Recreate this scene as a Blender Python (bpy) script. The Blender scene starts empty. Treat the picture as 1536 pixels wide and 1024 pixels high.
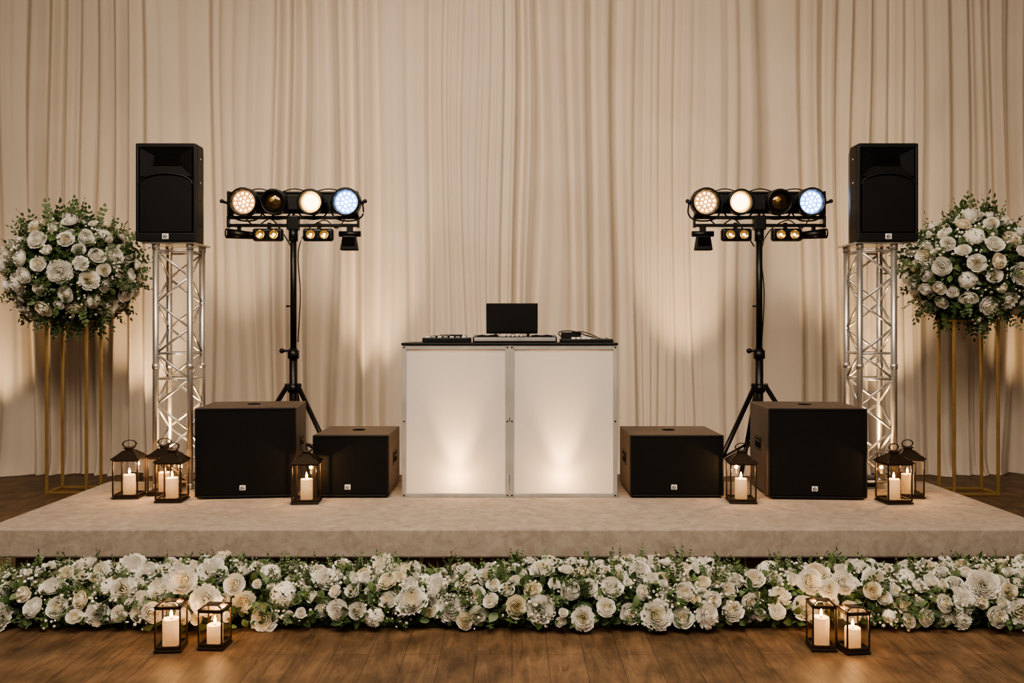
import bpy, bmesh, math, random
import numpy as np
from mathutils import Matrix, Vector, Euler
random.seed(7); rng=np.random.default_rng(7)
scene=bpy.context.scene
T=Matrix.Translation
def RX(a): return Matrix.Rotation(math.radians(a),4,'X')
def RY(a): return Matrix.Rotation(math.radians(a),4,'Y')
def RZ(a): return Matrix.Rotation(math.radians(a),4,'Z')

# ------------------------------------------------------------ materials
def mat(name,col,rough=.5,metal=0,emit=None,es=0,bump=None,spec=None,var=None,varscale=5,coat=0):
    m=bpy.data.materials.new(name); m.use_nodes=True; nt=m.node_tree; N=nt.nodes; L=nt.links
    b=N['Principled BSDF']
    b.inputs['Base Color'].default_value=(*col,1); b.inputs['Roughness'].default_value=rough
    b.inputs['Metallic'].default_value=metal
    if spec is not None: b.inputs['Specular IOR Level'].default_value=spec
    if coat: b.inputs['Coat Weight'].default_value=coat
    if emit: b.inputs['Emission Color'].default_value=(*emit,1); b.inputs['Emission Strength'].default_value=es
    tc=N.new('ShaderNodeTexCoord')
    n=N.new('ShaderNodeTexNoise'); n.inputs['Scale'].default_value=varscale; n.inputs['Detail'].default_value=4
    L.new(tc.outputs['Object'],n.inputs['Vector'])
    mx=N.new('ShaderNodeMix'); mx.data_type='RGBA'
    v=var if var else tuple(c*.8 for c in col)
    mx.inputs['A'].default_value=(*col,1); mx.inputs['B'].default_value=(*v,1)
    mr=N.new('ShaderNodeMapRange'); mr.inputs['From Min'].default_value=.35; mr.inputs['From Max'].default_value=.65
    L.new(n.outputs['Fac'],mr.inputs['Value']); L.new(mr.outputs['Result'],mx.inputs['Factor'])
    L.new(mx.outputs['Result'],b.inputs['Base Color'])
    if bump:
        n2=N.new('ShaderNodeTexNoise'); n2.inputs['Scale'].default_value=bump[0]; n2.inputs['Detail'].default_value=3
        L.new(tc.outputs['Object'],n2.inputs['Vector'])
        bp=N.new('ShaderNodeBump'); bp.inputs['Strength'].default_value=bump[1]; bp.inputs['Distance'].default_value=.004
        L.new(n2.outputs['Fac'],bp.inputs['Height']); L.new(bp.outputs['Normal'],b.inputs['Normal'])
    return m
def add_translucent(m,fac,col):
    nt=m.node_tree; N=nt.nodes; L=nt.links
    b=N['Principled BSDF']; o=N['Material Output']
    t=N.new('ShaderNodeBsdfTranslucent'); t.inputs['Color'].default_value=(*col,1)
    mx=N.new('ShaderNodeMixShader'); mx.inputs[0].default_value=fac
    L.new(b.outputs[0],mx.inputs[1]); L.new(t.outputs[0],mx.inputs[2]); L.new(mx.outputs[0],o.inputs[0])
    return m
def grille_mat(name,col,scale):
    m=mat(name,col,.6,spec=.22); nt=m.node_tree; N=nt.nodes; L=nt.links; b=N['Principled BSDF']
    tc=N.new('ShaderNodeTexCoord'); v=N.new('ShaderNodeTexVoronoi'); v.inputs['Scale'].default_value=scale; v.inputs['Randomness'].default_value=0
    L.new(tc.outputs['Object'],v.inputs['Vector'])
    bp=N.new('ShaderNodeBump'); bp.inputs['Strength'].default_value=.4; bp.inputs['Distance'].default_value=.003
    L.new(v.outputs['Distance'],bp.inputs['Height']); L.new(bp.outputs['Normal'],b.inputs['Normal'])
    return m

M_black=mat('black_paint',(.085,.058,.043),.5,bump=(260,.4),spec=.5)
M_plastic=mat('black_plastic',(.008,.008,.009),.45,spec=.28)
M_horn=mat('horn_plastic',(.006,.006,.007),.6,spec=.15)
M_dark=mat('dark_cavity',(.002,.002,.002),.8,spec=.1)
M_grille=grille_mat('speaker_grille',(.0045,.0045,.005),160)
M_logo=mat('logo_plate',(.75,.75,.75),.35)
M_alu=mat('truss_aluminium',(.60,.59,.58),.36,metal=.85)
M_frame=mat('booth_frame',(.50,.49,.47),.4,metal=.4)
M_steelblack=mat('black_steel',(.007,.007,.008),.38,metal=.2,spec=.4)
M_gold=mat('brushed_gold',(.50,.34,.14),.42,metal=.6)
M_bronze=mat('lantern_bronze',(.060,.042,.030),.38,metal=.7)
M_wax=add_translucent(mat('candle_wax',(.9,.80,.62),.5,emit=(1,.66,.32),es=.42),.35,(1,.78,.5))
M_flame=mat('candle_flame',(1,.7,.3),.5,emit=(1,.58,.20),es=32)
M_warmled=mat('warm_led',(1,.8,.5),.5,emit=(1,.72,.38),es=8)
M_warmlens=mat('warm_lens',(.6,.35,.15),.3,emit=(1,.48,.17),es=.8)
M_hot=mat('bright_lens',(1,.9,.7),.3,emit=(1,.74,.40),es=7)
M_coolled=mat('cool_led',(.8,.9,1),.5,emit=(.75,.88,1),es=12)
M_coollens=mat('cool_lens',(.3,.5,1),.3,emit=(.16,.38,1),es=2.4)
M_darklens=mat('amber_glass',(.10,.06,.02),.12,metal=.7,coat=1)
M_goldlens=mat('gold_reflector_and_glint',(.65,.42,.13),.22,metal=.9,emit=(1,.55,.16),es=.16)
M_screen=mat('grey_controls',(.30,.30,.30),.4)
M_white=mat('white_controls',(.7,.7,.68),.4)

# glass
M_glass=bpy.data.materials.new('lantern_glass'); M_glass.use_nodes=True
nt=M_glass.node_tree; nt.nodes.remove(nt.nodes['Principled BSDF'])
tr=nt.nodes.new('ShaderNodeBsdfTransparent'); gl=nt.nodes.new('ShaderNodeBsdfGlossy'); gl.inputs['Roughness'].default_value=.08
tr.inputs[0].default_value=(.95,.92,.88,1)
mx=nt.nodes.new('ShaderNodeMixShader'); mx.inputs[0].default_value=.05
nt.links.new(tr.outputs[0],mx.inputs[1]); nt.links.new(gl.outputs[0],mx.inputs[2]); nt.links.new(mx.outputs[0],nt.nodes['Material Output'].inputs[0])

M_fabric=add_translucent(mat('stretch_fabric',(.84,.82,.81),.85,var=(.82,.80,.79),bump=(500,.15)),.42,(1,.93,.85))
M_curtain=mat('drape_fabric',(.68,.60,.51),.85,var=(.64,.56,.47),varscale=1.5,bump=(350,.12),spec=.15)
M_curtain.node_tree.nodes['Principled BSDF'].inputs['Sheen Weight'].default_value=.1
M_wall=mat('painted_wall',(.33,.26,.20),.8)
M_ceil=mat('painted_ceiling',(.35,.29,.23),.9)

# carpet
def carpet():
    m=mat('stage_carpet',(.50,.435,.37),.95,spec=.1); nt=m.node_tree; N=nt.nodes; L=nt.links; b=N['Principled BSDF']
    tc=N.new('ShaderNodeTexCoord')
    n=N.new('ShaderNodeTexNoise'); n.inputs['Scale'].default_value=13; n.inputs['Detail'].default_value=9; n.inputs['Roughness'].default_value=.68; n.inputs['Distortion'].default_value=.8
    L.new(tc.outputs['Object'],n.inputs['Vector'])
    cr=N.new('ShaderNodeValToRGB'); e=cr.color_ramp.elements
    e[0].position=.33; e[0].color=(.31,.255,.21,1); e[1].position=.66; e[1].color=(.45,.385,.325,1)
    L.new(n.outputs['Fac'],cr.inputs[0]); L.new(cr.outputs[0],b.inputs['Base Color'])
    n2=N.new('ShaderNodeTexNoise'); n2.inputs['Scale'].default_value=220; L.new(tc.outputs['Object'],n2.inputs['Vector'])
    bp=N.new('ShaderNodeBump'); bp.inputs['Strength'].default_value=.5; bp.inputs['Distance'].default_value=.004
    L.new(n2.outputs['Fac'],bp.inputs['Height']); L.new(bp.outputs['Normal'],b.inputs['Normal'])
    return m
M_carpet=carpet()
def wood():
    m=mat('oak_floorboards',(.3,.18,.1),.5,spec=.35); nt=m.node_tree; N=nt.nodes; L=nt.links; b=N['Principled BSDF']
    tc=N.new('ShaderNodeTexCoord'); mp=N.new('ShaderNodeMapping'); mp.inputs['Rotation'].default_value=(0,0,math.radians(90))
    L.new(tc.outputs['Object'],mp.inputs['Vector'])
    br=N.new('ShaderNodeTexBrick'); br.offset=.37; br.inputs['Scale'].default_value=1
    br.inputs['Brick Width'].default_value=1.3; br.inputs['Row Height'].default_value=.165; br.inputs['Mortar Size'].default_value=.0016
    br.inputs['Color1'].default_value=(.160,.102,.058,1); br.inputs['Color2'].default_value=(.128,.081,.045,1); br.inputs['Mortar'].default_value=(.05,.032,.019,1)
    L.new(mp.outputs[0],br.inputs['Vector'])
    mp2=N.new('ShaderNodeMapping'); mp2.inputs['Scale'].default_value=(20,3.0,1)
    L.new(tc.outputs['Object'],mp2.inputs['Vector'])
    n=N.new('ShaderNodeTexNoise'); n.inputs['Scale'].default_value=1; n.inputs['Detail'].default_value=8; n.inputs['Roughness'].default_value=.65; n.inputs['Distortion'].default_value=1.1
    L.new(mp2.outputs[0],n.inputs['Vector'])
    cr=N.new('ShaderNodeValToRGB'); e=cr.color_ramp.elements; e[0].position=.3; e[0].color=(.5,.47,.44,1); e[1].position=.72; e[1].color=(1.3,1.25,1.2,1)
    L.new(n.outputs['Fac'],cr.inputs[0])
    n3=N.new('ShaderNodeTexNoise'); n3.inputs['Scale'].default_value=5.5; n3.inputs['Detail'].default_value=6; L.new(tc.outputs['Object'],n3.inputs['Vector'])
    cr3=N.new('ShaderNodeValToRGB'); e=cr3.color_ramp.elements; e[0].position=.32; e[0].color=(.60,.60,.60,1); e[1].position=.68; e[1].color=(1.25,1.25,1.25,1)
    L.new(n3.outputs['Fac'],cr3.inputs[0])
    mu=N.new('ShaderNodeMix'); mu.data_type='RGBA'; mu.blend_type='MULTIPLY'; mu.inputs['Factor'].default_value=1
    L.new(br.outputs['Color'],mu.inputs['A']); L.new(cr.outputs[0],mu.inputs['B'])
    mu2=N.new('ShaderNodeMix'); mu2.data_type='RGBA'; mu2.blend_type='MULTIPLY'; mu2.inputs['Factor'].default_value=1
    L.new(mu.outputs['Result'],mu2.inputs['A']); L.new(cr3.outputs[0],mu2.inputs['B'])
    L.new(mu2.outputs['Result'],b.inputs['Base Color'])
    bp=N.new('ShaderNodeBump'); bp.inputs['Strength'].default_value=.35; bp.inputs['Distance'].default_value=.003
    L.new(n.outputs['Fac'],bp.inputs['Height']); L.new(bp.outputs['Normal'],b.inputs['Normal'])
    return m
M_wood=wood()
M_plinth=mat('plinth_wood',(.18,.10,.05),.5)
M_petW=add_translucent(mat('petal_ivory',(.95,.94,.90),.6,var=(.94,.92,.86),varscale=9,spec=.2),.28,(.98,.96,.90))
M_petC=add_translucent(mat('petal_cream',(.94,.90,.79),.6,var=(.93,.87,.72),varscale=9,spec=.2),.28,(.97,.91,.76))
M_petI=add_translucent(mat('petal_heart',(.92,.84,.64),.6,spec=.2),.28,(.95,.85,.6))
M_leaf1=mat('leaf_dark',(.030,.060,.022),.5,var=(.05,.088,.03),varscale=7)
M_leaf2=mat('leaf_green',(.065,.115,.038),.5,var=(.10,.155,.055),varscale=7)
M_leaf3=mat('leaf_sage',(.15,.19,.095),.6,var=(.10,.15,.065),varscale=7)
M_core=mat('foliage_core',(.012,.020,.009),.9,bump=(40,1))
FM=[M_petW,M_petC,M_petI,M_leaf1,M_leaf2,M_leaf3,M_core]

# ------------------------------------------------------------ mesh builder
class Bd:
    def __init__(s): s.bm=bmesh.new(); s.mats=[]; s.M=Matrix.Identity(4)
    def mi(s,m):
        if m not in s.mats: s.mats.append(m)
        return s.mats.index(m)
    def add(s,t,m,smooth='quads',L=None):
        i=s.mi(m)
        X=s.M@(L if L is not None else Matrix.Identity(4))
        bmesh.ops.transform(t,matrix=X,verts=t.verts)
        for f in t.faces:
            f.material_index=i
            f.smooth = (smooth is True) or (smooth=='quads' and len(f.verts)==4)
        me=bpy.data.meshes.new('t'); t.to_mesh(me); t.free(); s.bm.from_mesh(me); bpy.data.meshes.remove(me)
    def box(s,c,size,m,bev=0,L=None,seg=2):
        t=bmesh.new(); bmesh.ops.create_cube(t,size=1)
        bmesh.ops.scale(t,vec=size,verts=t.verts)
        if bev: bmesh.ops.bevel(t,geom=t.edges[:],offset=bev,segments=seg,profile=.5,affect='EDGES')
        X=T(c)
        if L is not None: X=X@L
        s.add(t,m,False,X)
    def cyl(s,p0,p1,r,m,r2=None,seg=18,caps=True):
        p0=Vector(p0);p1=Vector(p1);d=p1-p0
        t=bmesh.new(); bmesh.ops.create_cone(t,cap_ends=caps,segments=seg,radius1=r,radius2=r if r2 is None else r2,depth=d.length)
        q=Vector((0,0,1)).rotation_difference(d.normalized()).to_matrix().to_4x4()
        s.add(t,m,'quads',T((p0+p1)/2)@q)
    def sph(s,c,r,m,sc=(1,1,1),seg=16):
        t=bmesh.new(); bmesh.ops.create_uvsphere(t,u_segments=seg,v_segments=max(6,seg//2),radius=r)
        s.add(t,m,True,T(c)@Matrix.Diagonal((*sc,1)))
    def lathe(s,prof,m,L=None,seg=28,smooth=True):
        t=bmesh.new(); rings=[]
        for r,z in prof:
            rings.append([t.verts.new((r*math.cos(2*math.pi*k/seg),r*math.sin(2*math.pi*k/seg),z)) for k in range(seg)])
        for a,b in zip(rings,rings[1:]):
            for k in range(seg):
                t.faces.new((a[k],a[(k+1)%seg],b[(k+1)%seg],b[k]))
        bmesh.ops.remove_doubles(t,verts=t.verts,dist=1e-5)
        s.add(t,m,smooth,L)
    def torus(s,c,R,r,m,L=None,seg=28,s2=8):
        t=bmesh.new(); g=[]
        for k in range(seg):
            a=2*math.pi*k/seg; g.append([t.verts.new(((R+r*math.cos(b))*math.cos(a),(R+r*math.cos(b))*math.sin(a),r*math.sin(b))) for b in [2*math.pi*j/s2 for j in range(s2)]])
        for k in range(seg):
            for j in range(s2):
                t.faces.new((g[k][j],g[(k+1)%seg][j],g[(k+1)%seg][(j+1)%s2],g[k][(j+1)%s2]))
        X=T(c)
        if L is not None: X=X@L
        s.add(t,m,True,X)
    def prism(s,poly,z0,z1,m,bev=0,L=None):
        t=bmesh.new()
        a=[t.verts.new((x,y,z0)) for x,y in poly]; b=[t.verts.new((x,y,z1)) for x,y in poly]
        t.faces.new(a[::-1]); t.faces.new(b); n=len(poly)
        for k in range(n): t.faces.new((a[k],a[(k+1)%n],b[(k+1)%n],b[k]))
        bmesh.ops.recalc_face_normals(t,faces=t.faces)
        if bev: bmesh.ops.bevel(t,geom=t.edges[:],offset=bev,segments=2,profile=.5,affect='EDGES')
        s.add(t,m,False,L)
    def tube(s,pts,r,m,seg=7,sub=5):
        P=[Vector(p) for p in pts]; Q=[]
        for i in range(len(P)-1):
            a=P[max(i-1,0)];b=P[i];c=P[i+1];d=P[min(i+2,len(P)-1)]
            for k in range(sub):
                u=k/sub; Q.append(.5*((2*b)+(c-a)*u+(2*a-5*b+4*c-d)*u*u+(3*b-3*c+d-a)*u**3))
        Q.append(P[-1]); t=bmesh.new(); rings=[]
        for i,p in enumerate(Q):
            d=(Q[min(i+1,len(Q)-1)]-Q[max(i-1,0)]).normalized()
            up=Vector((0,0,1)) if abs(d.z)<.9 else Vector((1,0,0))
            x=d.cross(up).normalized(); y=d.cross(x)
            rings.append([t.verts.new(p+r*(math.cos(2*math.pi*k/seg)*x+math.sin(2*math.pi*k/seg)*y)) for k in range(seg)])
        for a,b in zip(rings,rings[1:]):
            for k in range(seg): t.faces.new((a[k],a[(k+1)%seg],b[(k+1)%seg],b[k]))
        s.add(t,m,True)
    def poly(s,vs,fs,m,smooth=False,L=None):
        t=bmesh.new(); v=[t.verts.new(p) for p in vs]
        for f in fs: t.faces.new([v[i] for i in f])
        s.add(t,m,smooth,L)
    def done(s,name,loc=(0,0,0),rot=0,parent=None):
        me=bpy.data.meshes.new(name); s.bm.to_mesh(me); s.bm.free()
        for m in s.mats: me.materials.append(m)
        o=bpy.data.objects.new(name,me); scene.collection.objects.link(o)
        o.location=loc; o.rotation_euler=(0,0,math.radians(rot))
        if parent: o.parent=parent
        return o
def lamp(name,typ,loc,energy,col,parent=None,target=None,**k):
    d=bpy.data.lights.new(name,typ); d.energy=energy; d.color=col
    for a,b in k.items(): setattr(d,a,b)
    o=bpy.data.objects.new(name,d); scene.collection.objects.link(o); o.location=loc
    if parent: o.parent=parent
    if target is not None: o.rotation_euler=(Vector(target)-Vector(loc)).to_track_quat('-Z','Y').to_euler()
    return o

# ------------------------------------------------------------ room
def slab(name,c,size,m):
    b=Bd(); b.box((0,0,0),size,m); return b.done(name,c)
slab('floor',(0,4,-.05),(16.4,11.4,.1),M_wood)
slab('wall_back',(0,9.65,3.1),(16.4,.1,6.2),M_wall)
slab('wall_left',(-8.15,4,3.1),(.1,11.4,6.2),M_wall)
slab('wall_right',(8.15,4,3.1),(.1,11.4,6.2),M_wall)
slab('ceiling',(0,4,6.25),(16.4,11.4,.1),M_ceil)
slab('baseboard_back',(0,9.585,.07),(16,.03,.14),M_wall)

# drape
def drape():
    nx,nz=2000,44
    x=np.linspace(-7.9,7.9,nx); z=np.concatenate([np.linspace(.0,.5,10)[:-1],np.linspace(.5,6.08,nz-9)])
    X,Z=np.meshgrid(x,z)
    low=np.clip(1-Z/5,0,1)
    w=X+.022*np.sin(Z*1.1+X*3)+.03*low*np.sin(X*5.3+Z*.8)
    ph=2*np.pi*(w*4.4+.75*np.sin(w*1.31+.4)+.46*np.sin(w*3.17+1.2)+.13*np.sin(w*7.9))
    a=.58+.42*np.sin(w*2.3+np.sin(w*5.1)*1.3)
    s=np.sin(ph)
    Y=.062*a*s+.011*np.sin(ph*2.1+np.sin(w*4)*2+Z*.25)*(1-.5*a)+.045*np.sin(2*np.pi*w*.83+np.sin(w*2.1))+.002*np.sin(ph*4.3+w*9)
    for sx in (-5.9,-4.55,-3.1,-1.62,-.36,1.02,2.3,3.72,5.1,6.5):
        Y-= .028*np.exp(-((w-sx)/.036)**2)
    Y=Y*(.85+.35*low)
    hem=np.exp(-Z/.10)
    Y=9.04+Y-.05*hem*(1+.8*np.sin(X*9+np.sin(X*4)*2))
    X2=X+.02*low*np.sin(X*11+Z)
    V=np.stack([X2,Y,Z+.004],-1).reshape(-1,3)
    nzz=len(z); i=np.arange(nzz-1)[:,None]*nx+np.arange(nx-1)[None,:]
    F=np.stack([i,i+1,i+1+nx,i+nx],-1).reshape(-1,4)
    return V,F
def np_mesh(name,V,F,MI=None,mats=(),loc=(0,0,0)):
    me=bpy.data.meshes.new(name); me.vertices.add(len(V)); me.vertices.foreach_set('co',V.astype(np.float32).ravel())
    me.loops.add(F.size); me.loops.foreach_set('vertex_index',F.astype(np.int32).ravel())
    me.polygons.add(len(F)); me.polygons.foreach_set('loop_start',np.arange(0,F.size,4,dtype=np.int32))
    try: me.polygons.foreach_set('loop_total',np.full(len(F),4,dtype=np.int32))
    except Exception: pass
    for m in mats: me.materials.append(m)
    if MI is not None: me.polygons.foreach_set('material_index',MI.astype(np.int32))
    me.polygons.foreach_set('use_smooth',np.ones(len(F),dtype=bool))
    me.update(calc_edges=True); me.validate()
    o=bpy.data.objects.new(name,me); scene.collection.objects.link(o); o.location=loc; return o
V,F=drape(); np_mesh('stage_drape_curtain',V,F,None,[M_curtain])
b=Bd(); b.cyl((-7.9,0,0),(7.9,0,0),.02,M_steelblack)
for x in (-7.9,-4,0,4,7.9): b.cyl((x,0,0),(x,0,.08),.012,M_steelblack)
b.done('curtain_rail',(0,9.02,6.112))

# stage
b=Bd(); b.box((.04,0,.265),(6.22,1.59,.17),M_carpet,.012)
b.box((.04,.02,.09),(5.95,1.40,.18),M_plinth)
b.done('stage_platform',(0,5.805,0))
SZ=.35

# ------------------------------------------------------------ DJ booth
b=Bd(); W=1.48; H=1.045; D=.58; t=.028
for x0,x1 in ((-W/2,-.002),(.002,W/2)):
    cx=(x0+x1)/2
    b.poly([(x0+.02,.01,.02),(x1-.02,.01,.02),(x1-.02,.01,H-.02),(x0+.02,.01,H-.02)],[(0,1,2,3)],M_fabric)
    for xx in (x0+t/2,x1-t/2): b.box((xx,.012,H/2),(t,.03,H),M_frame,.003)
    for zz in (t/2,H-t/2): b.box((cx,.012,zz),(x1-x0-2*t,.028,t),M_frame,.003)
    for xx in (x0+t/2,x1-t/2):
        for zz in (.014,H/2,H-.014): b.cyl((xx,-.006,zz),(xx,.0,zz),.006,M_steelblack,seg=10)
for sx in (-1,1):
    X=sx*(W/2-.012)
    b.poly([(X,.03,.02),(X,D,.02),(X,D,H-.02),(X,.03,H-.02)],[(0,1,2,3)],M_fabric)
    for yy in (.04,D-.014): b.box((X,yy,H/2),(.024,t,H),M_frame,.003)
    for zz in (t/2,H-t/2): b.box((X,D/2,zz),(.024,D-.04,t),M_frame,.003)
b.box((0,.30,H+.009),(W+.01,.62,.018),M_plastic,.004)
b.box((0,.34,.5),(W-.1,.03,.03),M_steelblack)
for x in (-.36,.36):
    b.cyl((x,.26,0),(x,.26,.05),.05,M_plastic); 
booth=b.done('dj_booth',(-.016,5.96,SZ))
for x in (-.36,.36):
    lamp('booth_glow','POINT',(x,.12,.14),5.6,(1,.62,.30),parent=booth,shadow_soft_size=.03)
    o=lamp('booth_uplight','SPOT',(x,.15,.03),62,(1,.64,.33),parent=booth,shadow_soft_size=.03,spot_size=math.radians(46),spot_blend=1)
    o.rotation_euler=(math.radians(196),0,0)
TZ=SZ+H+.018

b=Bd(); b.box((0,0,.022),(.58,.25,.040),M_plastic,.006); b.box((0,-.127,.022),(.56,.006,.022),M_alu,.001)
for x in (-.19,.19):
    b.cyl((x,0,.042),(x,0,.052),.075,M_steelblack,seg=32); b.cyl((x,0,.052),(x,0,.056),.05,M_alu,seg=32)
for i in range(5):
    for j in range(3): b.cyl((-.06+i*.03,.08-j*.045,.042),(-.06+i*.03,.08-j*.045,.056),.007,M_screen,seg=10)
for i in range(4): b.box((-.045+i*.03,-.085,.048),(.012,.02,.012),M_white,.001)
for x in (-.28,.28): b.box((x,0,.03),(.015,.24,.05),M_screen,.003)
b.done('dj_controller',(.02,6.09,TZ))
b=Bd(); b.box((0,0,.018),(.33,.24,.034),M_plastic,.006); b.cyl((-.03,-.01,.035),(-.03,-.01,.047),.085,M_steelblack,seg=32); b.cyl((-.03,-.01,.047),(-.03,-.01,.050),.055,M_screen,seg=32)
for i in range(7): b.box((-.13+i*.042,-.095,.038),(.028,.022,.012),M_screen if i%2 else M_white,.002)
for i in range(4): b.cyl((.125,-.06+i*.04,.035),(.125,-.06+i*.04,.052),.009,M_screen,seg=10)
b.box((.02,.095,.045),(.16,.03,.022),M_steelblack,.003)
b.done('media_player',(-.455,6.10,TZ))
b=Bd(); b.box((0,0,.013),(.36,.22,.024),M_plastic,.005)
for i in range(4):
    for j in range(2): b.box((-.09+i*.035,-.05+j*.045,.03),(.026,.03,.014),M_white,.002)
for i in range(3):
    for j in range(3): b.cyl((.07+i*.035,-.07+j*.04,.024),(.07+i*.035,-.07+j*.04,.036),.008,M_screen,seg=10)
b.box((-.1,.075,.045),(.14,.05,.055),M_plastic,.004)
b.tube([(-.16,.06,.03),(-.19,.06,.07),(-.12,.05,.082),(-.05,.04,.07),(.02,.06,.045),(.1,.08,.03)],.004,M_plastic)
b.tube([(-.1,.09,.07),(-.02,.09,.075),(.06,.08,.05),(.14,.09,.012),(.2,.06,.006)],.0035,M_plastic)
b.done('drum_pad_controller',(.52,6.10,TZ))
b=Bd()
for x in (-.12,.12):
    b.box((x,.0,.004),(.02,.20,.008),M_steelblack,.002); b.box((x,.08,.03),(.02,.012,.052),M_steelblack,.002); b.box((x,-.01,.057),(.02,.21,.006),M_steelblack,.002)
b.box((0,.08,.02),(.24,.012,.02),M_steelblack,.002)
b.done('laptop_stand',(0,6.40,TZ))
b=Bd(); b.box((0,0,.008),(.372,.20,.014),M_steelblack,.004)
b.box((0,0,.0155),(.32,.12,.001),M_dark)
b.M=T((0,-.104,.008))@RX(6); b.box((0,0,.108),(.374,.008,.214),M_plastic,.0035); b.box((0,.0045,.11),(.35,.001,.19),M_dark); b.M=Matrix.Identity(4)
b.cyl((-.15,-.1,.01),(.15,-.1,.01),.007,M_steelblack,seg=12)
b.done('laptop',(0,6.395,TZ+.060))

# ------------------------------------------------------------ subwoofers
def logo(b,x,y,z,s=.040):
    b.box((x,y,z),(s,.004,s*.85),M_logo,.002)
    b.box((x-.004,y-.003,z+.003),(s*.5,.002,s*.12),M_dark,L=RY(-35)); b.box((x+.005,y-.003,z-.006),(s*.45,.002,s*.12),M_dark,L=RY(-35))
    b.box((x-.010,y-.003,z-.004),(s*.12,.002,s*.45),M_dark)
def sub(w,h,d,loc,rot):
    b=Bd(); f=.016
    b.box((0,.012,h/2+.008),(w,d-.024,h-.016),M_black,.008)
    b.box((0,-d/2+.006,h/2+.008),(w-.02,.012,h-.036),M_grille,.004)
    for sx in (-1,1): b.box((sx*(w/2-f/2),-d/2+.006,h/2+.008),(f,.022,h-.016),M_plastic,.004)
    for z in (.016,h-.008): b.box((0,-d/2+.006,z),(w-2*f,.022,f),M_plastic,.004)
    for sx in (-1,1):
        b.box((sx*(w/2),.02,h*.56),(.006,.20,.10),M_plastic,.002); b.box((sx*(w/2+.002),.02,h*.56),(.006,.16,.065),M_dark,.002)
        b.box((sx*(w/2+.004),.02,h*.585),(.01,.15,.02),M_plastic,.003)
        for sy in (-1,1): b.cyl((sx*(w/2-.05),sy*(d/2-.06),0),(sx*(w/2-.05),sy*(d/2-.06),.012),.02,M_plastic)
    b.lathe([(.0,.0),(.026,.0),(.028,.002),(.045,.003),(.047,0)],M_dark,T((0,.03,h+.0005)))
    for sx in (-1,1):
        for sz in (.03,h-.022): b.cyl((sx*(w/2-.035),-d/2-.003,sz),(sx*(w/2-.035),-d/2+.004,sz),.005,M_steelblack,seg=8)
    logo(b,-.02,-d/2-.002,.075)
    return b.done('subwoofer',loc,rot)
sub(.67,.618,.58,(-1.85,6.20,SZ),6.5)
sub(.655,.618,.60,(2.09,6.17,SZ),-3.5)
sub(.52,.43,.58,(-1.105,6.225,SZ),0)
sub(.64,.43,.58,(1.13,6.225,SZ),0)

# ------------------------------------------------------------ truss towers + speakers
def truss(loc):
    b=Bd(); w=.29; h=2.13-SZ; c=w/2-.022
    b.box((0,0,.005),(.36,.36,.010),M_alu,.002)
    b.box((0,0,h-.006),(.34,.34,.012),M_alu,.002)
    for sx in (-1,1):
        for sy in (-1,1):
            b.cyl((sx*c,sy*c,.01),(sx*c,sy*c,h-.01),.022,M_alu)
            for z in (.03,h*.5,h-.03): b.cyl((sx*c,sy*c,z-.018),(sx*c,sy*c,z+.018),.027,M_alu)
    n=9; st=(h-.12)/n
    P=[(-c,-c),(c,-c),(c,c),(-c,c)]
    for k in range(4):
        a=P[k]; d=P[(k+1)%4]
        for i in range(n):
            z0=.06+i*st; z1=z0+st
            if (i+k)%2: b.cyl((*a,z0),(*d,z1),.009,M_alu,seg=10)
            else: b.cyl((*d,z0),(*a,z1),.009,M_alu,seg=10)
        for z in (.06,h-.06,.06+st*4,.06+st*5): b.cyl((*a,z),(*d,z),.009,M_alu,seg=10)
    b.cyl((0,0,.01),(0,0,.07),.05,M_plastic)
    o=b.done('truss_tower',loc)
    s=lamp('truss_uplight','SPOT',(0,0,.10),120,(1,.64,.32),parent=o,shadow_soft_size=.04,spot_size=math.radians(75),spot_blend=1)
    s.rotation_euler=(math.radians(180),0,0)
    return o
truss((-2.44,6.36,SZ)); truss((2.625,6.36,SZ))
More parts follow.
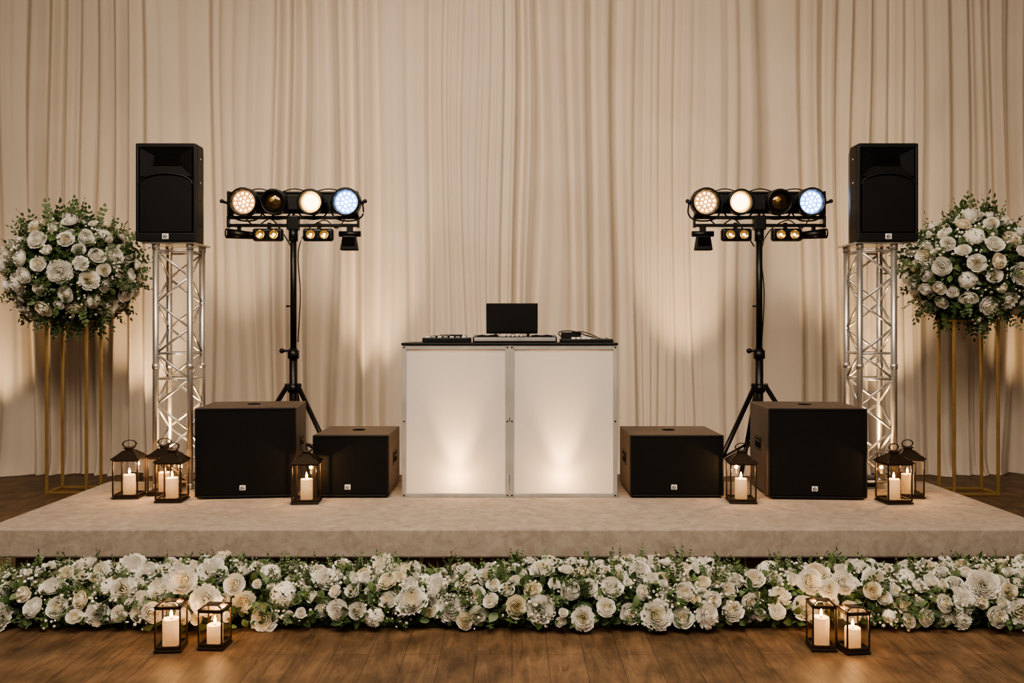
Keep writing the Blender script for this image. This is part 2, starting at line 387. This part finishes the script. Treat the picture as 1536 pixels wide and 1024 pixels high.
def speaker(loc):
    b=Bd(); w=.43; h=.70; d=.40
    y0=-d/2
    body=[(-w/2,y0+.03),(w/2,y0+.03),(w/2,y0+.15),(w*.30,y0+d),(-w*.30,y0+d),(-w/2,y0+.15)]
    b.prism(body,.0,h,M_plastic,.012)
    fr=.022
    for sx in (-1,1): b.box((sx*(w/2-fr/2),y0+.018,h/2),(fr,.04,h-.004),M_plastic,.008)
    b.box((0,y0+.018,h-.018),(w-.02,.04,.034),M_plastic,.008)
    b.box((0,y0+.016,.032),(w-.02,.036,.062),M_plastic,.008)
    zt,zb=h-.036,h-.235; X=w/2-.03; yb=y0+.028; yf=y0+.004; zc=(zt+zb)/2+.01
    vs=[(-X,yf,zb),(X,yf,zb),(X,yf,zt),(-X,yf,zt),(-X*.55,yb-.001,zc-.035),(X*.55,yb-.001,zc-.035),(X*.5,yb-.001,zc+.04),(-X*.5,yb-.001,zc+.04)]
    b.poly(vs,[(0,1,5,4),(1,2,6,5),(2,3,7,6),(3,0,4,7)],M_horn)
    b.poly([vs[4],vs[5],vs[6],vs[7]],[(0,1,2,3)],M_dark)
    zs=h-.285; pts=[(-X,.066)]+[(X,.066)]
    n=14
    arc=[(X*math.cos(math.pi*k/n),zs-.02+.075*math.sin(math.pi*k/n)) for k in range(n+1)]
    b.prism(pts+arc,-.006,.022,M_grille,.004,T((0,y0+.018,0))@RX(90))
    arc3=[(x*1.02,y0-.004,z+.012) for x,z in arc]
    b.tube(arc3,.008,M_plastic,sub=2)
    logo(b,0,y0-.004,.036,.046)
    for sx in (-1,1):
        for z in (.12,.30,.43,.6): b.cyl((sx*(w/2-.001),y0+.09,z),(sx*(w/2+.004),y0+.09,z),.007,M_alu if z>.4 else M_steelblack,seg=8)
    b.box((0,.02,h+.004),(.16,.05,.012),M_plastic,.004)
    return b.done('pa_speaker',loc)
speaker((-2.462,6.36,2.13)); speaker((2.675,6.36,2.13))

# ------------------------------------------------------------ lighting stands
def par(b,x,z,r,kind,y=-.05,tilt=4):
    M0=b.M.copy()
    b.M=M0@T((x,y,z))@RX(90+tilt)
    b.lathe([(0,-.12),(r*.55,-.12),(r*.75,-.09),(r*.95,-.03),(r,.0),(r,.05),(r*.99,.065),(r*.86,.065),(r*.80,.045),(r*.78,.03)],M_steelblack,seg=32)
    for k in range(5): b.torus((0,0,-.02-k*.015),r*(.97-.03*k),.004,M_steelblack,seg=28,s2=6)
    b.torus((0,0,.064),r*.92,.010,M_steelblack)
    lm={'warm':M_warmlens,'hot':M_hot,'cool':M_coollens,'dark':M_darklens}[kind]
    if kind=='hot':
        b.lathe([(0,.052),(r*.4,.050),(r*.60,.042),(r*.62,.03)],lm,seg=28); b.lathe([(r*.62,.03),(r*.80,.05)],M_goldlens,seg=28)
    elif kind=='dark':
        b.lathe([(0,.056),(r*.35,.052),(r*.6,.042),(r*.68,.03)],lm,seg=28); b.lathe([(r*.68,.03),(r*.80,.05)],M_steelblack,seg=28)
        b.sph((-r*.1,r*.15,.052),r*.22,M_goldlens,(1,1,.15))  # painted glint: gold glowing disc stands in for a reflection on the lens
    else:
        b.lathe([(0,.034),(r*.80,.034)],lm,seg=28)
        led={'warm':M_warmled,'cool':M_coolled}[kind]
        b.sph((0,0,.036),r*.10,led,(1,1,.4),10)
        for n,rr in ((6,.30),(12,.60)):
            for k in range(n):
                a=2*math.pi*(k+.3)/n; b.sph((rr*r*math.cos(a),rr*r*math.sin(a),.036),r*.085,led,(1,1,.4),10)
    b.M=M0
    pts=[(x-r*1.06,y+.01,z),(x-r*1.08,y+.03,z-r*.8),(x-r*.5,y+.05,z-r*1.2),(x+r*.5,y+.05,z-r*1.2),(x+r*1.08,y+.03,z-r*.8),(x+r*1.06,y+.01,z)]
    b.tube(pts,.007,M_steelblack,sub=4)
    for s in (-1,1): b.cyl((x+s*r*.95,y+.01,z),(x+s*r*1.16,y+.01,z),.016,M_steelblack,seg=12)
def duo(b,x,z):
    b.box((x,-.03,z),(.25,.07,.105),M_steelblack,.02,seg=3)
    for s in (-1,1):
        M0=b.M.copy(); b.M=M0@T((x+s*.056,-.066,z))@RX(90)
        b.lathe([(0,.0),(.030,.003),(.038,.012)],M_goldlens,seg=24); b.torus((0,0,.012),.041,.006,M_steelblack); b.sph((0,0,.006),.010,M_warmled,(1,1,.5),10)
        b.M=M0
    b.box((x,0,z+.07),(.03,.03,.07),M_steelblack,.004)
def rig(loc,kinds,mir):
    b=Bd(); zb=2.40
    b.cyl((0,0,.42),(0,0,1.35),.033,M_steelblack); b.cyl((0,0,1.3),(0,0,zb-.02),.026,M_steelblack)
    for z in (1.02,1.30,.62): b.cyl((0,0,z-.035),(0,0,z+.035),.047,M_steelblack)
    b.cyl((0,0,1.33),(-.085,-.02,1.33),.010,M_steelblack); b.sph((-.09,-.02,1.33),.022,M_steelblack)
    b.cyl((0,0,1.70),(-.05,-.01,1.70),.007,M_steelblack); b.sph((-.05,-.01,1.70),.010,M_steelblack)
    for a in (-28,208,90):
        ca,sa=math.cos(math.radians(a)),math.sin(math.radians(a)); R=.68
        b.cyl((.05*ca,.05*sa,1.04),(R*ca,R*sa,.03),.020,M_steelblack)
        b.cyl((.035*ca,.035*sa,.60),(.40*ca,.40*sa,.47),.010,M_steelblack)
        b.box((.045*ca,.045*sa,1.03),(.05,.05,.06),M_steelblack,.008,L=RZ(a))
        b.sph((R*ca,R*sa,.028),.028,M_plastic)
    for z,y in ((zb-.03,0),(zb+.035,0)):
        b.box((0,y,z),(1.09,.045,.026),M_steelblack,.005)
    for s in (-1,1): b.box((s*.54,0,zb),(.016,.05,.10),M_steelblack,.004)
    b.box((0,0,zb-.01),(.10,.075,.12),M_steelblack,.01)
    b.cyl((0,0,zb-.16),(0,0,zb-.06),.038,M_steelblack)
    b.box((0,.045,zb+.165),(1.02,.06,.17),M_plastic,.012)
    b.box((0,.02,zb+.245),(1.04,.03,.018),M_steelblack,.004); b.box((0,.0,zb+.075),(1.04,.03,.014),M_steelblack,.004)
    for x in (-.51,-.17,0,.17,.51): b.box((x,.01,zb+.10),(.018,.03,.12),M_steelblack,.003)
    for s in (-1,1):
        b.box((s*.53,-.01,zb+.15),(.022,.06,.20),M_steelblack,.004)
        b.cyl((s*.53,0,zb+.15),(s*.59,0,zb+.17),.012,M_steelblack); b.sph((s*.595,0,zb+.172),.018,M_steelblack)
    b.box((.02 if not mir else -.02,-.02,zb+.155),(.13,.07,.13),M_plastic,.01)
    for x,k,r in kinds: par(b,x,zb+.155,r,k)
    duo(b,-.20,zb-.112); duo(b,.215,zb-.112)
    s=1 if mir else -1
    b.cyl((s*.54,-.04,zb-.10),(s*.36,.02,zb-.11),.042,M_steelblack,r2=.032); b.sph((s*.36,.02,zb-.11),.033,M_steelblack); b.box((s*.45,0,zb-.06),(.03,.03,.07),M_steelblack,.004)
    b.torus((s*.54,-.04,zb-.10),.036,.007,M_steelblack,L=RY(90))
    x=-s*.47
    b.box((x,0,zb-.06),(.05,.04,.07),M_steelblack,.006); b.cyl((x-.09,0,zb-.10),(x+.09,0,zb-.10),.024,M_steelblack)
    b.prism([(-.075,-.10),(.075,-.10),(.055,.02),(-.055,.02)],-.035,.035,M_plastic,.01,T((x,-.02,zb-.14))@RX(90))
    b.box((x,-.062,zb-.165),(.10,.012,.07),M_dark,.004)
    b.tube([(-.45,.03,zb+.08),(-.33,.04,zb-.03),(-.2,.04,zb+.03),(-.1,.05,zb-.09),(-.03,.04,zb-.2)],.006,M_plastic)
    b.tube([(.45,.03,zb+.08),(.36,.02,zb-.05),(.25,.04,zb+.02),(.1,.05,zb-.07),(.03,.04,zb-.25),(.05,.03,zb-.6),(.03,.03,1.4)],.005,M_plastic)
    for x0,x1 in ((-.41,-.16),(-.12,.14),(.15,.44)):
        b.tube([(x0,0,zb+.24),((x0+x1)/2,.0,zb+.275),(x1,0,zb+.24)],.005,M_plastic)
    return b.done('dj_light_stand',loc)
rig((-1.816,7.2,0),[(-.385,'warm',.118),(-.138,'dark',.106),(.165,'hot',.106),(.455,'cool',.118)],False)
rig((2.054,7.2,0),[(-.465,'warm',.118),(-.180,'hot',.106),(.138,'dark',.106),(.40,'cool',.118)],True)

# ------------------------------------------------------------ lanterns
def lantern(w,h,cr,ch,loc,rot,energy,ring=True,name='candle_lantern'):
    b=Bd(); p=.010 if ring else .008
    b.box((0,0,.009),(w*1.05,w*1.05,.012),M_bronze,.003); b.box((0,0,.017),(w*.96,w*.96,.008),M_bronze,.002)
    for sx in (-1,1):
        for sy in (-1,1):
            b.box((sx*(w/2-p/2),sy*(w/2-p/2),h/2+.01),(p,p,h-.02),M_bronze,.002)
            b.sph((sx*w*.45,sy*w*.45,.007),.007,M_bronze)
    for z in (.026,h-.004):
        for sx in (-1,1):
            b.box((sx*(w/2-p/2),0,z),(p*.9,w-p,.009),M_bronze); b.box((0,sx*(w/2-p/2),z),(w-p,p*.9,.009),M_bronze)
    g=w/2-p*.6
    for k in range(4):
        b.poly([(-g+.004,-g,.03),(g-.004,-g,.03),(g-.004,-g,h-.008),(-g+.004,-g,h-.008)],[(0,1,2,3)],M_glass,L=RZ(90*k))
    if ring:
        e=w*.54; tz=h+w*.34; q=w*.17
        b.box((0,0,h+.004),(2*e,2*e,.006),M_bronze,.002)
        vs=[(-e,-e,h+.006),(e,-e,h+.006),(e,e,h+.006),(-e,e,h+.006),(-q,-q,tz),(q,-q,tz),(q,q,tz),(-q,q,tz)]
        b.poly(vs,[(0,1,5,4),(1,2,6,5),(2,3,7,6),(3,0,4,7),(4,5,6,7)],M_bronze)
        for sx,sy in ((-1,-1),(1,-1),(1,1),(-1,1)): b.cyl((sx*e,sy*e,h+.006),(sx*q,sy*q,tz),.004,M_bronze,seg=8)
        b.box((0,0,tz+.007),(q*1.7,q*1.7,.018),M_bronze,.003); b.box((0,0,tz+.018),(q*2.3,q*2.3,.006),M_bronze,.002)
        R=w*.19
        b.torus((0,0,tz+.02+R*.72),R,.0042,M_bronze,L=RZ(20)@RX(90)@Matrix.Diagonal((1.3,.75,1,1)))
    else:
        e=w*.52; q=w*.22; tz=h+.018
        for s in (-1,1):
            b.box((s*e*.88,0,h+.003),(e*.24,2*e,.005),M_bronze,.0015); b.box((0,s*e*.88,h+.003),(2*e,e*.24,.005),M_bronze,.0015)
        for sx,sy in ((-1,-1),(1,-1),(1,1),(-1,1)): b.cyl((sx*e*.9,sy*e*.9,h+.006),(sx*q,sy*q,tz),.0035,M_bronze,seg=8)
        b.box((0,0,tz),(q*2.1,q*2.1,.005),M_bronze,.002)
    z0=.021
    b.lathe([(0,z0),(cr,z0),(cr,z0+ch-.004),(cr*.93,z0+ch),(cr*.75,z0+ch-.004),(0,z0+ch-.007)],M_wax,seg=24)
    b.cyl((0,0,z0+ch-.008),(0,0,z0+ch+.008),.0014,M_dark,seg=6)
    f=z0+ch+.004; s=cr/.04
    b.lathe([(0,f),(.0055*s,f+.006*s),(.0075*s,f+.013*s),(.006*s,f+.022*s),(.003*s,f+.031*s),(0,f+.040*s)],M_flame,seg=12)
    o=b.done(name,loc,rot)
    lamp('candle_light','POINT',(0,0,f+.048*s),energy,(1,.54,.22),parent=o,shadow_soft_size=.012)
    return o
for x,y,r in ((-2.635,5.97,4),(-2.435,6.075,-3),(-2.29,5.84,2),(-1.372,5.79,3),(1.535,5.81,-4),(2.55,5.79,5),(2.735,5.995,-6)):
    lantern(.172,.265,.040,.135,(x,y,SZ),r,3.4)
P='glass_candle_lantern'
lantern(.120,.210,.039,.124,(-1.60,4.07,0),5,2.1,False,P); lantern(.118,.184,.037,.086,(-1.405,4.10,0),-4,2.1,False,P)
lantern(.112,.210,.037,.128,(1.455,4.08,0),-3,2.1,False,P); lantern(.113,.190,.036,.090,(1.590,4.045,0),6,2.1,False,P)

# ------------------------------------------------------------ flowers (numpy templates)
def grid(nu,nv):
    i=np.arange(nv-1)[:,None]*nu+np.arange(nu-1)[None,:]
    return np.stack([i,i+1,i+1+nu,i+nu],-1).reshape(-1,4)
def cat(parts):
    V=[];F=[];Mi=[];o=0
    for v,f,m in parts: V.append(v);F.append(f+o);Mi.append(m);o+=len(v)
    return np.concatenate(V),np.concatenate(F),np.concatenate(Mi)
def flower(layers,ruff,m_out,m_in,r,inner=.38,nu=5,nv=5):
    parts=[]; G=grid(nu,nv)
    for li,(rk,hk,n,hw,c,curl) in enumerate(layers):
        for k in range(n):
            phi=2*math.pi*(k/n)+li*.9+r.normal(0,.10); j=1+r.normal(0,.05); jh=1+r.normal(0,.07)
            U,Vv=np.meshgrid(np.linspace(-1,1,nu),np.linspace(0,1,nv))
            vv=Vv*(1-.16*U**2)
            wd=math.radians(hw)*(.6+.4*np.sin(np.pi*np.clip(Vv*.8,0,1)))
            R=rk*j*np.sin(np.pi*vv*c)+curl*rk*vv**4+.05*U*rk+ruff*.6*np.sin(5*U+r.uniform(0,6))*Vv**3*rk
            Z=hk*jh*vv**1.15-max(curl,0)*.35*vv**5+ruff*np.sin(6*U+r.uniform(0,6))*Vv**3
            A=phi+U*wd
            Pp=np.stack([R*np.cos(A),R*np.sin(A),Z],-1).reshape(-1,3)
            mm=m_in if li<len(layers)*inner else m_out
            parts.append((Pp,G,np.full(len(G),mm)))
    return cat(parts)
def leaf_t(m,w=.24):
    nu,nv=3,6; U,Vv=np.meshgrid(np.linspace(-1,1,nu),np.linspace(0,1,nv))
    X=U*w*np.sin(np.pi*Vv**.8)**.8; Y=Vv; Z=.22*np.abs(X)+.25*Vv-.28*Vv**2
    G=grid(nu,nv); return np.stack([X,Y,Z],-1).reshape(-1,3),G,np.full(len(G),m)
LEAF=[leaf_t(3),leaf_t(3,.3),leaf_t(4),leaf_t(4,.32),leaf_t(5,.22),leaf_t(5,.36)]
def xf(t,R,s,p): return (t[0]*s)@R.T+p, t[1], t[2]
def rmat(n,spin):
    n=n/np.linalg.norm(n); a=np.array([0,0,1.]) if abs(n[2])<.9 else np.array([1.,0,0])
    x=np.cross(a,n); x/=np.linalg.norm(x); y=np.cross(n,x)
    c,s=math.cos(spin),math.sin(spin)
    return np.stack([c*x+s*y,-s*x+c*y,n],1)
def rmat_y(d,n):
    d=d/np.linalg.norm(d); x=np.cross(d,n); x/=np.linalg.norm(x)+1e-9; z=np.cross(x,d); return np.stack([x,d,z],1)
r0=np.random.default_rng(3)
rose=lambda o,i:flower([(.12,1.06,3,75,.66,0),(.24,1.08,3,70,.66,0),(.38,1.06,4,60,.65,0),(.54,1.0,5,52,.64,0),(.70,.92,5,50,.61,.03),(.85,.80,6,42,.58,.08),(.98,.62,6,42,.54,.12)],.025,o,i,r0,.3)
peony=lambda o,i:flower([(.16,1.05,5,46,.64,0),(.30,1.08,6,40,.63,.04),(.45,1.05,7,34,.62,.06),(.60,.98,9,30,.60,.08),(.74,.86,10,28,.58,.1),(.88,.68,11,26,.54,.12),(1.02,.46,11,25,.50,.12)],.095,o,i,r0,.3)
dahl=lambda o,i:flower([(.15,.90,7,30,.62,0),(.30,.94,9,24,.6,0),(.46,.90,12,19,.58,.05),(.62,.80,14,16,.56,.07),(.77,.66,15,15,.53,.08),(.90,.48,16,14,.5,.08),(1.0,.28,16,14,.48,.05)],.035,o,i,r0,.3)
def hydr(o,i):
    parts=[]; fl=flower([(.5,.20,5,34,.45,.2),(1.0,.10,5,38,.44,.2)],.05,o,i,r0,nu=3,nv=4,inner=.5)
    n=30
    for k in range(n):
        z=1-(k+.5)/n*1.05; a=k*2.39996; rr=math.sqrt(max(0,1-z*z)); d=np.array([rr*math.cos(a),rr*math.sin(a),z])
        parts.append(xf(fl,rmat(d+r0.normal(0,.15,3),r0.uniform(0,6)),r0.uniform(.24,.30),d*np.array([.85,.85,.8])+np.array([0,0,.05])))
    return cat(parts)
FL=[rose(0,1),rose(1,1),rose(0,0),rose(0,1),rose(1,2),peony(0,1),peony(0,0),peony(1,1),dahl(0,1),dahl(0,0),hydr(0,1)]
NR=5
FW=np.array([3,1.1,3.2,1.6,.4,1.8,2.6,.7,.9,1.3,1.3]); FW/=FW.sum()
def sprig(m,nl,lw,r,round_=False):
    parts=[]; N=8
    t=np.linspace(0,1,N); bx=r.uniform(-.12,.12); pts=np.stack([bx*t**2,t,.12*t**2*r.uniform(-1,1)],-1)
    tri=np.array([[1,0,0],[-.5,0,.87],[-.5,0,-.87],[1,0,0]])*.009
    V=(pts[:,None,:]+tri[None]*(1.2-t[:,None,None])).reshape(-1,3); G=grid(4,N); parts.append((V,G,np.full(len(G),4)))
    lf=leaf_t(m,.42 if round_ else .26)
    for k in range(nl):
        u=.15+.85*k/(nl-1); p=np.array([np.interp(u,t,pts[:,i]) for i in range(3)])
        for s in (-1,1):
            if k==nl-1 and s>0: continue
            d=np.array([s*r.uniform(.6,1),.55,r.uniform(-.4,.4)]) if k<nl-1 else np.array([0,1,.1])
            parts.append(xf(lf,rmat_y(d,np.array([0,r.uniform(-.4,.4),1.])),lw*r.uniform(.75,1.15)*(1.15-.5*u),p))
    return cat(parts)
SPR=[sprig(4,7,.26,r0),sprig(5,7,.20,r0,True),sprig(3,6,.28,r0),sprig(4,9,.17,r0,True),sprig(5,8,.20,r0)]
def budcluster(r,m):
    parts=[]; nu,nv=7,5; th=np.linspace(0,2*np.pi,nu); ph=np.linspace(0.05,np.pi-.05,nv); A,B=np.meshgrid(th,ph)
    S=np.stack([np.sin(B)*np.cos(A),np.sin(B)*np.sin(A),np.cos(B)],-1).reshape(-1,3); G=grid(nu,nv)
    for k in range(8):
        d=r.normal(0,1,3); d[1]=abs(d[1])+.6; d/=np.linalg.norm(d); L=r.uniform(.55,1); p=d*L
        parts.append((S*r.uniform(.06,.11)+p,G,np.full(len(G),m)))
        tri=np.array([[1,0,0],[-.5,0,.87],[-.5,0,-.87],[1,0,0]])*.012
        V=(np.stack([p*0,p])[:,None,:]+tri[None]).reshape(-1,3); g=grid(4,2); parts.append((V,g,np.full(len(g),4)))
    return cat(parts)
BUD=[budcluster(r0,1),budcluster(r0,5),budcluster(r0,0)]

def garland():
    r=np.random.default_rng(11); parts=[]
    X0,X1=-3.25,3.3; yc=4.60; A=.30; Hh=.215
    def surf(x,th,k=1):
        bump=1+.07*math.sin(x*3.1)+.05*math.sin(x*7.7+1)
        y=yc-A*k*math.cos(th)*bump; z=Hh*k*bump*max(math.sin(th),-.1)**.8 if math.sin(th)>0 else 0
        n=np.array([r.normal(0,.25),-math.cos(th)/A,math.sin(th)/Hh]); return np.array([x,y,z]),n/np.linalg.norm(n[1:])
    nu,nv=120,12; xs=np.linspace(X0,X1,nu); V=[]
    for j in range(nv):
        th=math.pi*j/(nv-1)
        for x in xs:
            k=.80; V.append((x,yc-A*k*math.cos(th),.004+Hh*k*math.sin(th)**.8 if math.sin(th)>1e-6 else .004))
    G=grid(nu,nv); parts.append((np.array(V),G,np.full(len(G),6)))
    placed=[]
    def put(p,n,idx,s):
        placed.append((*p,s)); n=n/np.linalg.norm(n)
        parts.append(xf(FL[idx],rmat(n,r.uniform(0,6.28)),s,p-n*s*.45))
    for x,y,z,idx,s in ((-1.49,4.21,.185,6,.068),(-1.61,4.25,.268,5,.062),(-1.36,4.255,.25,0,.050),(1.46,4.25,.265,5,.058),(1.545,4.235,.232,0,.048),(1.62,4.245,.262,6,.052)):
        put(np.array([x,y,z]),np.array([0,-1,.35]),idx,s)
    for i in range(11000):
        x=r.uniform(X0+.08,X1-.08); th=math.radians(r.uniform(14,122))
        idx=r.choice(len(FL),p=FW); s=r.uniform(.036,.054) if idx<NR else r.uniform(.050,.078)
        if i>4500: s*=.74
        if i>7500: s*=.75
        p,n=surf(x,th,r.uniform(.98,1.06))
        p=p+np.array([0,r.uniform(-.03,.02),r.uniform(-.02,.03)]); p[2]=max(p[2],.045)
        if p[1]-s*.6<4.19 and (abs(abs(p[0])-1.5)<.22): continue
        gap=1.02+.30*math.sin(x*9+th*4)*math.sin(x*4.3+1.7+th*3)
        if all((p[0]-q[0])**2+(p[1]-q[1])**2+(p[2]-q[2])**2>(gap*(s+q[3]))**2 for q in placed):
            put(p,n+np.array([0,-.5,.15])+r.normal(0,.28,3),idx,s)
    print('garland flowers',len(placed))
    for i in range(6600):
        x=r.uniform(X0,X1); th=math.radians(r.uniform(4,150)); p,n=surf(x,th,r.uniform(.82,1.05)); p[2]=max(p[2],.012)
        d=n*r.uniform(.2,.8)+r.normal(0,.6,3); 
        if p[2]<.06: d[2]=abs(d[2])*.5
        s=r.uniform(.032,.066); parts.append(xf(LEAF[r.integers(0,6) if r.random()<.4 else r.integers(0,4)],rmat_y(d,n+r.normal(0,.4,3)),s,p))
    for i in range(760):
        x=r.uniform(X0+.1,X1-.1); th=math.radians(r.uniform(8,120)); p,n=surf(x,th,.88); p[2]=max(p[2],.03)
        d=n+r.normal(0,.5,3); 
        if p[2]<.08: d[2]=abs(d[2])*.6+.05
        if p[1]<4.45 and abs(abs(x)-1.5)<.22: continue
        s=r.uniform(.08,.14); parts.append(xf(SPR[r.integers(0,5)],rmat_y(d,r.normal(0,1,3)),s,p))
    for i in range(420):
        x=r.uniform(X0+.1,X1-.1); th=math.radians(r.uniform(8,115)); p,n=surf(x,th,.93); p[2]=max(p[2],.03)
        if p[1]<4.45 and abs(abs(x)-1.5)<.2: continue
        d=n+r.normal(0,.3,3); d[2]=max(d[2],0); s=r.uniform(.05,.085); parts.append(xf(BUD[r.integers(0,3)],rmat_y(d,r.normal(0,1,3)),s,p))
    V,F,Mi=cat(parts); V[:,2]=np.maximum(V[:,2],.002); V[:,1]=np.minimum(V[:,1],4.99)
    np_mesh('flower_garland',V,F,Mi,FM)
garland()

def ball(loc,seed,Rx=.50,Rz=.44):
    r=np.random.default_rng(seed); parts=[]
    nu,nv=28,16; th=np.linspace(0,2*np.pi,nu); ph=np.linspace(.02,np.pi-.02,nv); A,B=np.meshgrid(th,ph)
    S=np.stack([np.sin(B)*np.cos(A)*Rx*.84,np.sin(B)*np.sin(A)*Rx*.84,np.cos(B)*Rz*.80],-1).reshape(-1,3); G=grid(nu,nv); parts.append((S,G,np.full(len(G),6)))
    placed=[]
    for i in range(5000):
        n=r.normal(0,1,3); n/=np.linalg.norm(n)
        if n[2]<-.78: continue
        idx=r.choice(len(FL),p=FW); s=r.uniform(.060,.082) if idx<NR else r.uniform(.082,.115)
        if i>2000: s*=.70
        k=r.uniform(1.0,1.14); p=n*np.array([Rx,Rx,Rz])*k
        if all(np.sum((p-q[:3])**2)>(1.02*(s+q[3]))**2 for q in placed):
            placed.append(np.array([*p,s])); nn=n+r.normal(0,.22,3)+np.array([0,-.2,.05]); nn/=np.linalg.norm(nn)
            parts.append(xf(FL[idx],rmat(nn,r.uniform(0,6.28)),s,p-nn*s*.4))
    for i in range(2800):
        n=r.normal(0,1,3); n/=np.linalg.norm(n); p=n*np.array([Rx,Rx,Rz])*r.uniform(.82,1.03)
        parts.append(xf(LEAF[r.integers(0,5)],rmat_y(n*.6+r.normal(0,.6,3),n+r.normal(0,.4,3)),r.uniform(.055,.105),p))
    for i in range(310):
        n=r.normal(0,1,3); n/=np.linalg.norm(n); p=n*np.array([Rx,Rx,Rz])*.88
        d=n+r.normal(0,.4,3)
        s=r.uniform(.11,.18) if (n[1]<-.45) else r.uniform(.17,.30)
        if n[2]>.8: d=np.array([r.normal(0,.3),r.normal(0,.2),1]); s=r.uniform(.14,.34)
        if n[2]<-.45: d[2]-=.5; s=r.uniform(.16,.28)
        parts.append(xf(SPR[r.integers(0,5)],rmat_y(d,r.normal(0,1,3)),s,p))
    for i in range(110):
        n=r.normal(0,1,3); n/=np.linalg.norm(n); p=n*np.array([Rx,Rx,Rz])*.95
        parts.append(xf(BUD[r.integers(0,3)],rmat_y(n+r.normal(0,.2,3),r.normal(0,1,3)),r.uniform(.09,.15),p))
    V,F,Mi=cat(parts); np_mesh('floral_arrangement',V,F,Mi,FM,loc)
def stand(loc,w,d,h):
    b=Bd(); t=.024
    for sx in (-1,1):
        for sy in (-1,1): b.box((sx*w/2,sy*d/2,h/2),(t,t,h),M_gold,.003)
    for z in (.012,h-.012):
        for s in (-1,1):
            b.box((0,s*d/2,z),(w-t,t*.9,t*.9),M_gold,.002); b.box((s*w/2,0,z),(t*.9,d-t,t*.9),M_gold,.002)
    b.box((0,0,h-.004),(w,d,.008),M_gold,.002)
    b.lathe([(0,0),(.11,0),(.14,.05),(.15,.11),(.0,.11)],M_leaf1,T((0,0,h)))
    return b.done('flower_stand',loc)
stand((-4.085,8.09,0),.365,.28,1.60); stand((4.22,8.02,0),.40,.28,1.60)
ball((-4.08,8.08,2.05),21); ball((4.25,8.01,2.06),33)

# ------------------------------------------------------------ curtain uplights (real fixtures on the floor)
for x,e,tx,y,tz,ss in ((-3.62,210,-3.8,8.3,1.7,46),(-1.42,330,-1.42,8.25,2.1,34),(1.76,330,1.76,8.25,2.1,34),(3.70,210,3.85,8.3,1.7,46),(-5.5,150,-5.2,8.3,1.7,50),(5.6,150,5.4,8.3,1.7,50),(-2.75,210,-2.95,8.15,3.2,34),(3.0,210,3.25,8.15,3.2,34)):
    b=Bd(); b.box((0,0,.012),(.16,.14,.022),M_plastic,.004); b.cyl((0,0,.03),(0,.03,.13),.065,M_plastic,r2=.075,seg=24)
    for s in (-1,1): b.box((s*.082,0,.055),(.008,.03,.09),M_steelblack,.002)
    o=b.done('uplight_can',(x,y,0))
    lamp('uplight_beam','SPOT',(0,.035,.16),e,(1,.70,.40),parent=o,target=(tx-x,9.0-y,tz),shadow_soft_size=.05,spot_size=math.radians(ss),spot_blend=1)

# room lights and added fill lamps
lamp('ceiling_softlight','AREA',(-.4,2.4,5.6),370,(1,.83,.65),target=(0,5.2,0),shape='RECTANGLE',size=6,size_y=2.2)
lamp('garland_fill_light','AREA',(0,.3,5.4),170,(1,.86,.70),target=(0,4.8,.3),shape='RECTANGLE',size=4.5,size_y=1.2)  # added fill with no visible fixture, brightens the garland from the front
lamp('ceiling_spot_wash','SPOT',(-2.2,4.0,5.7),400,(1,.79,.60),target=(0.1,9,2.0),shadow_soft_size=.4,spot_size=math.radians(80),spot_blend=1)
for sx in (-1,1):
    lamp('floral_fill_spot','SPOT',(sx*2.9,3.6,5.0),330,(1,.86,.70),target=(sx*4.12,8.0,2.0),shadow_soft_size=.12,spot_size=math.radians(17),spot_blend=1)  # added unseen spots that brighten the two floral arrangements
w=bpy.data.worlds.new('room_ambient'); scene.world=w; w.use_nodes=True
w.node_tree.nodes['Background'].inputs[0].default_value=(1,.83,.65,1); w.node_tree.nodes['Background'].inputs[1].default_value=.33

# ------------------------------------------------------------ camera
cd=bpy.data.cameras.new('camera'); cam=bpy.data.objects.new('camera',cd); scene.collection.objects.link(cam)
cam.location=(0,0,1.49); cam.rotation_euler=(math.radians(90),0,0)
cd.sensor_width=36; cd.lens=1300/1536*36; cd.shift_y=-15/1536; cd.clip_start=.05
scene.camera=cam
scene.view_settings.view_transform='AgX'
try: scene.view_settings.look='AgX - Medium High Contrast'
except Exception: pass
scene.view_settings.exposure=0
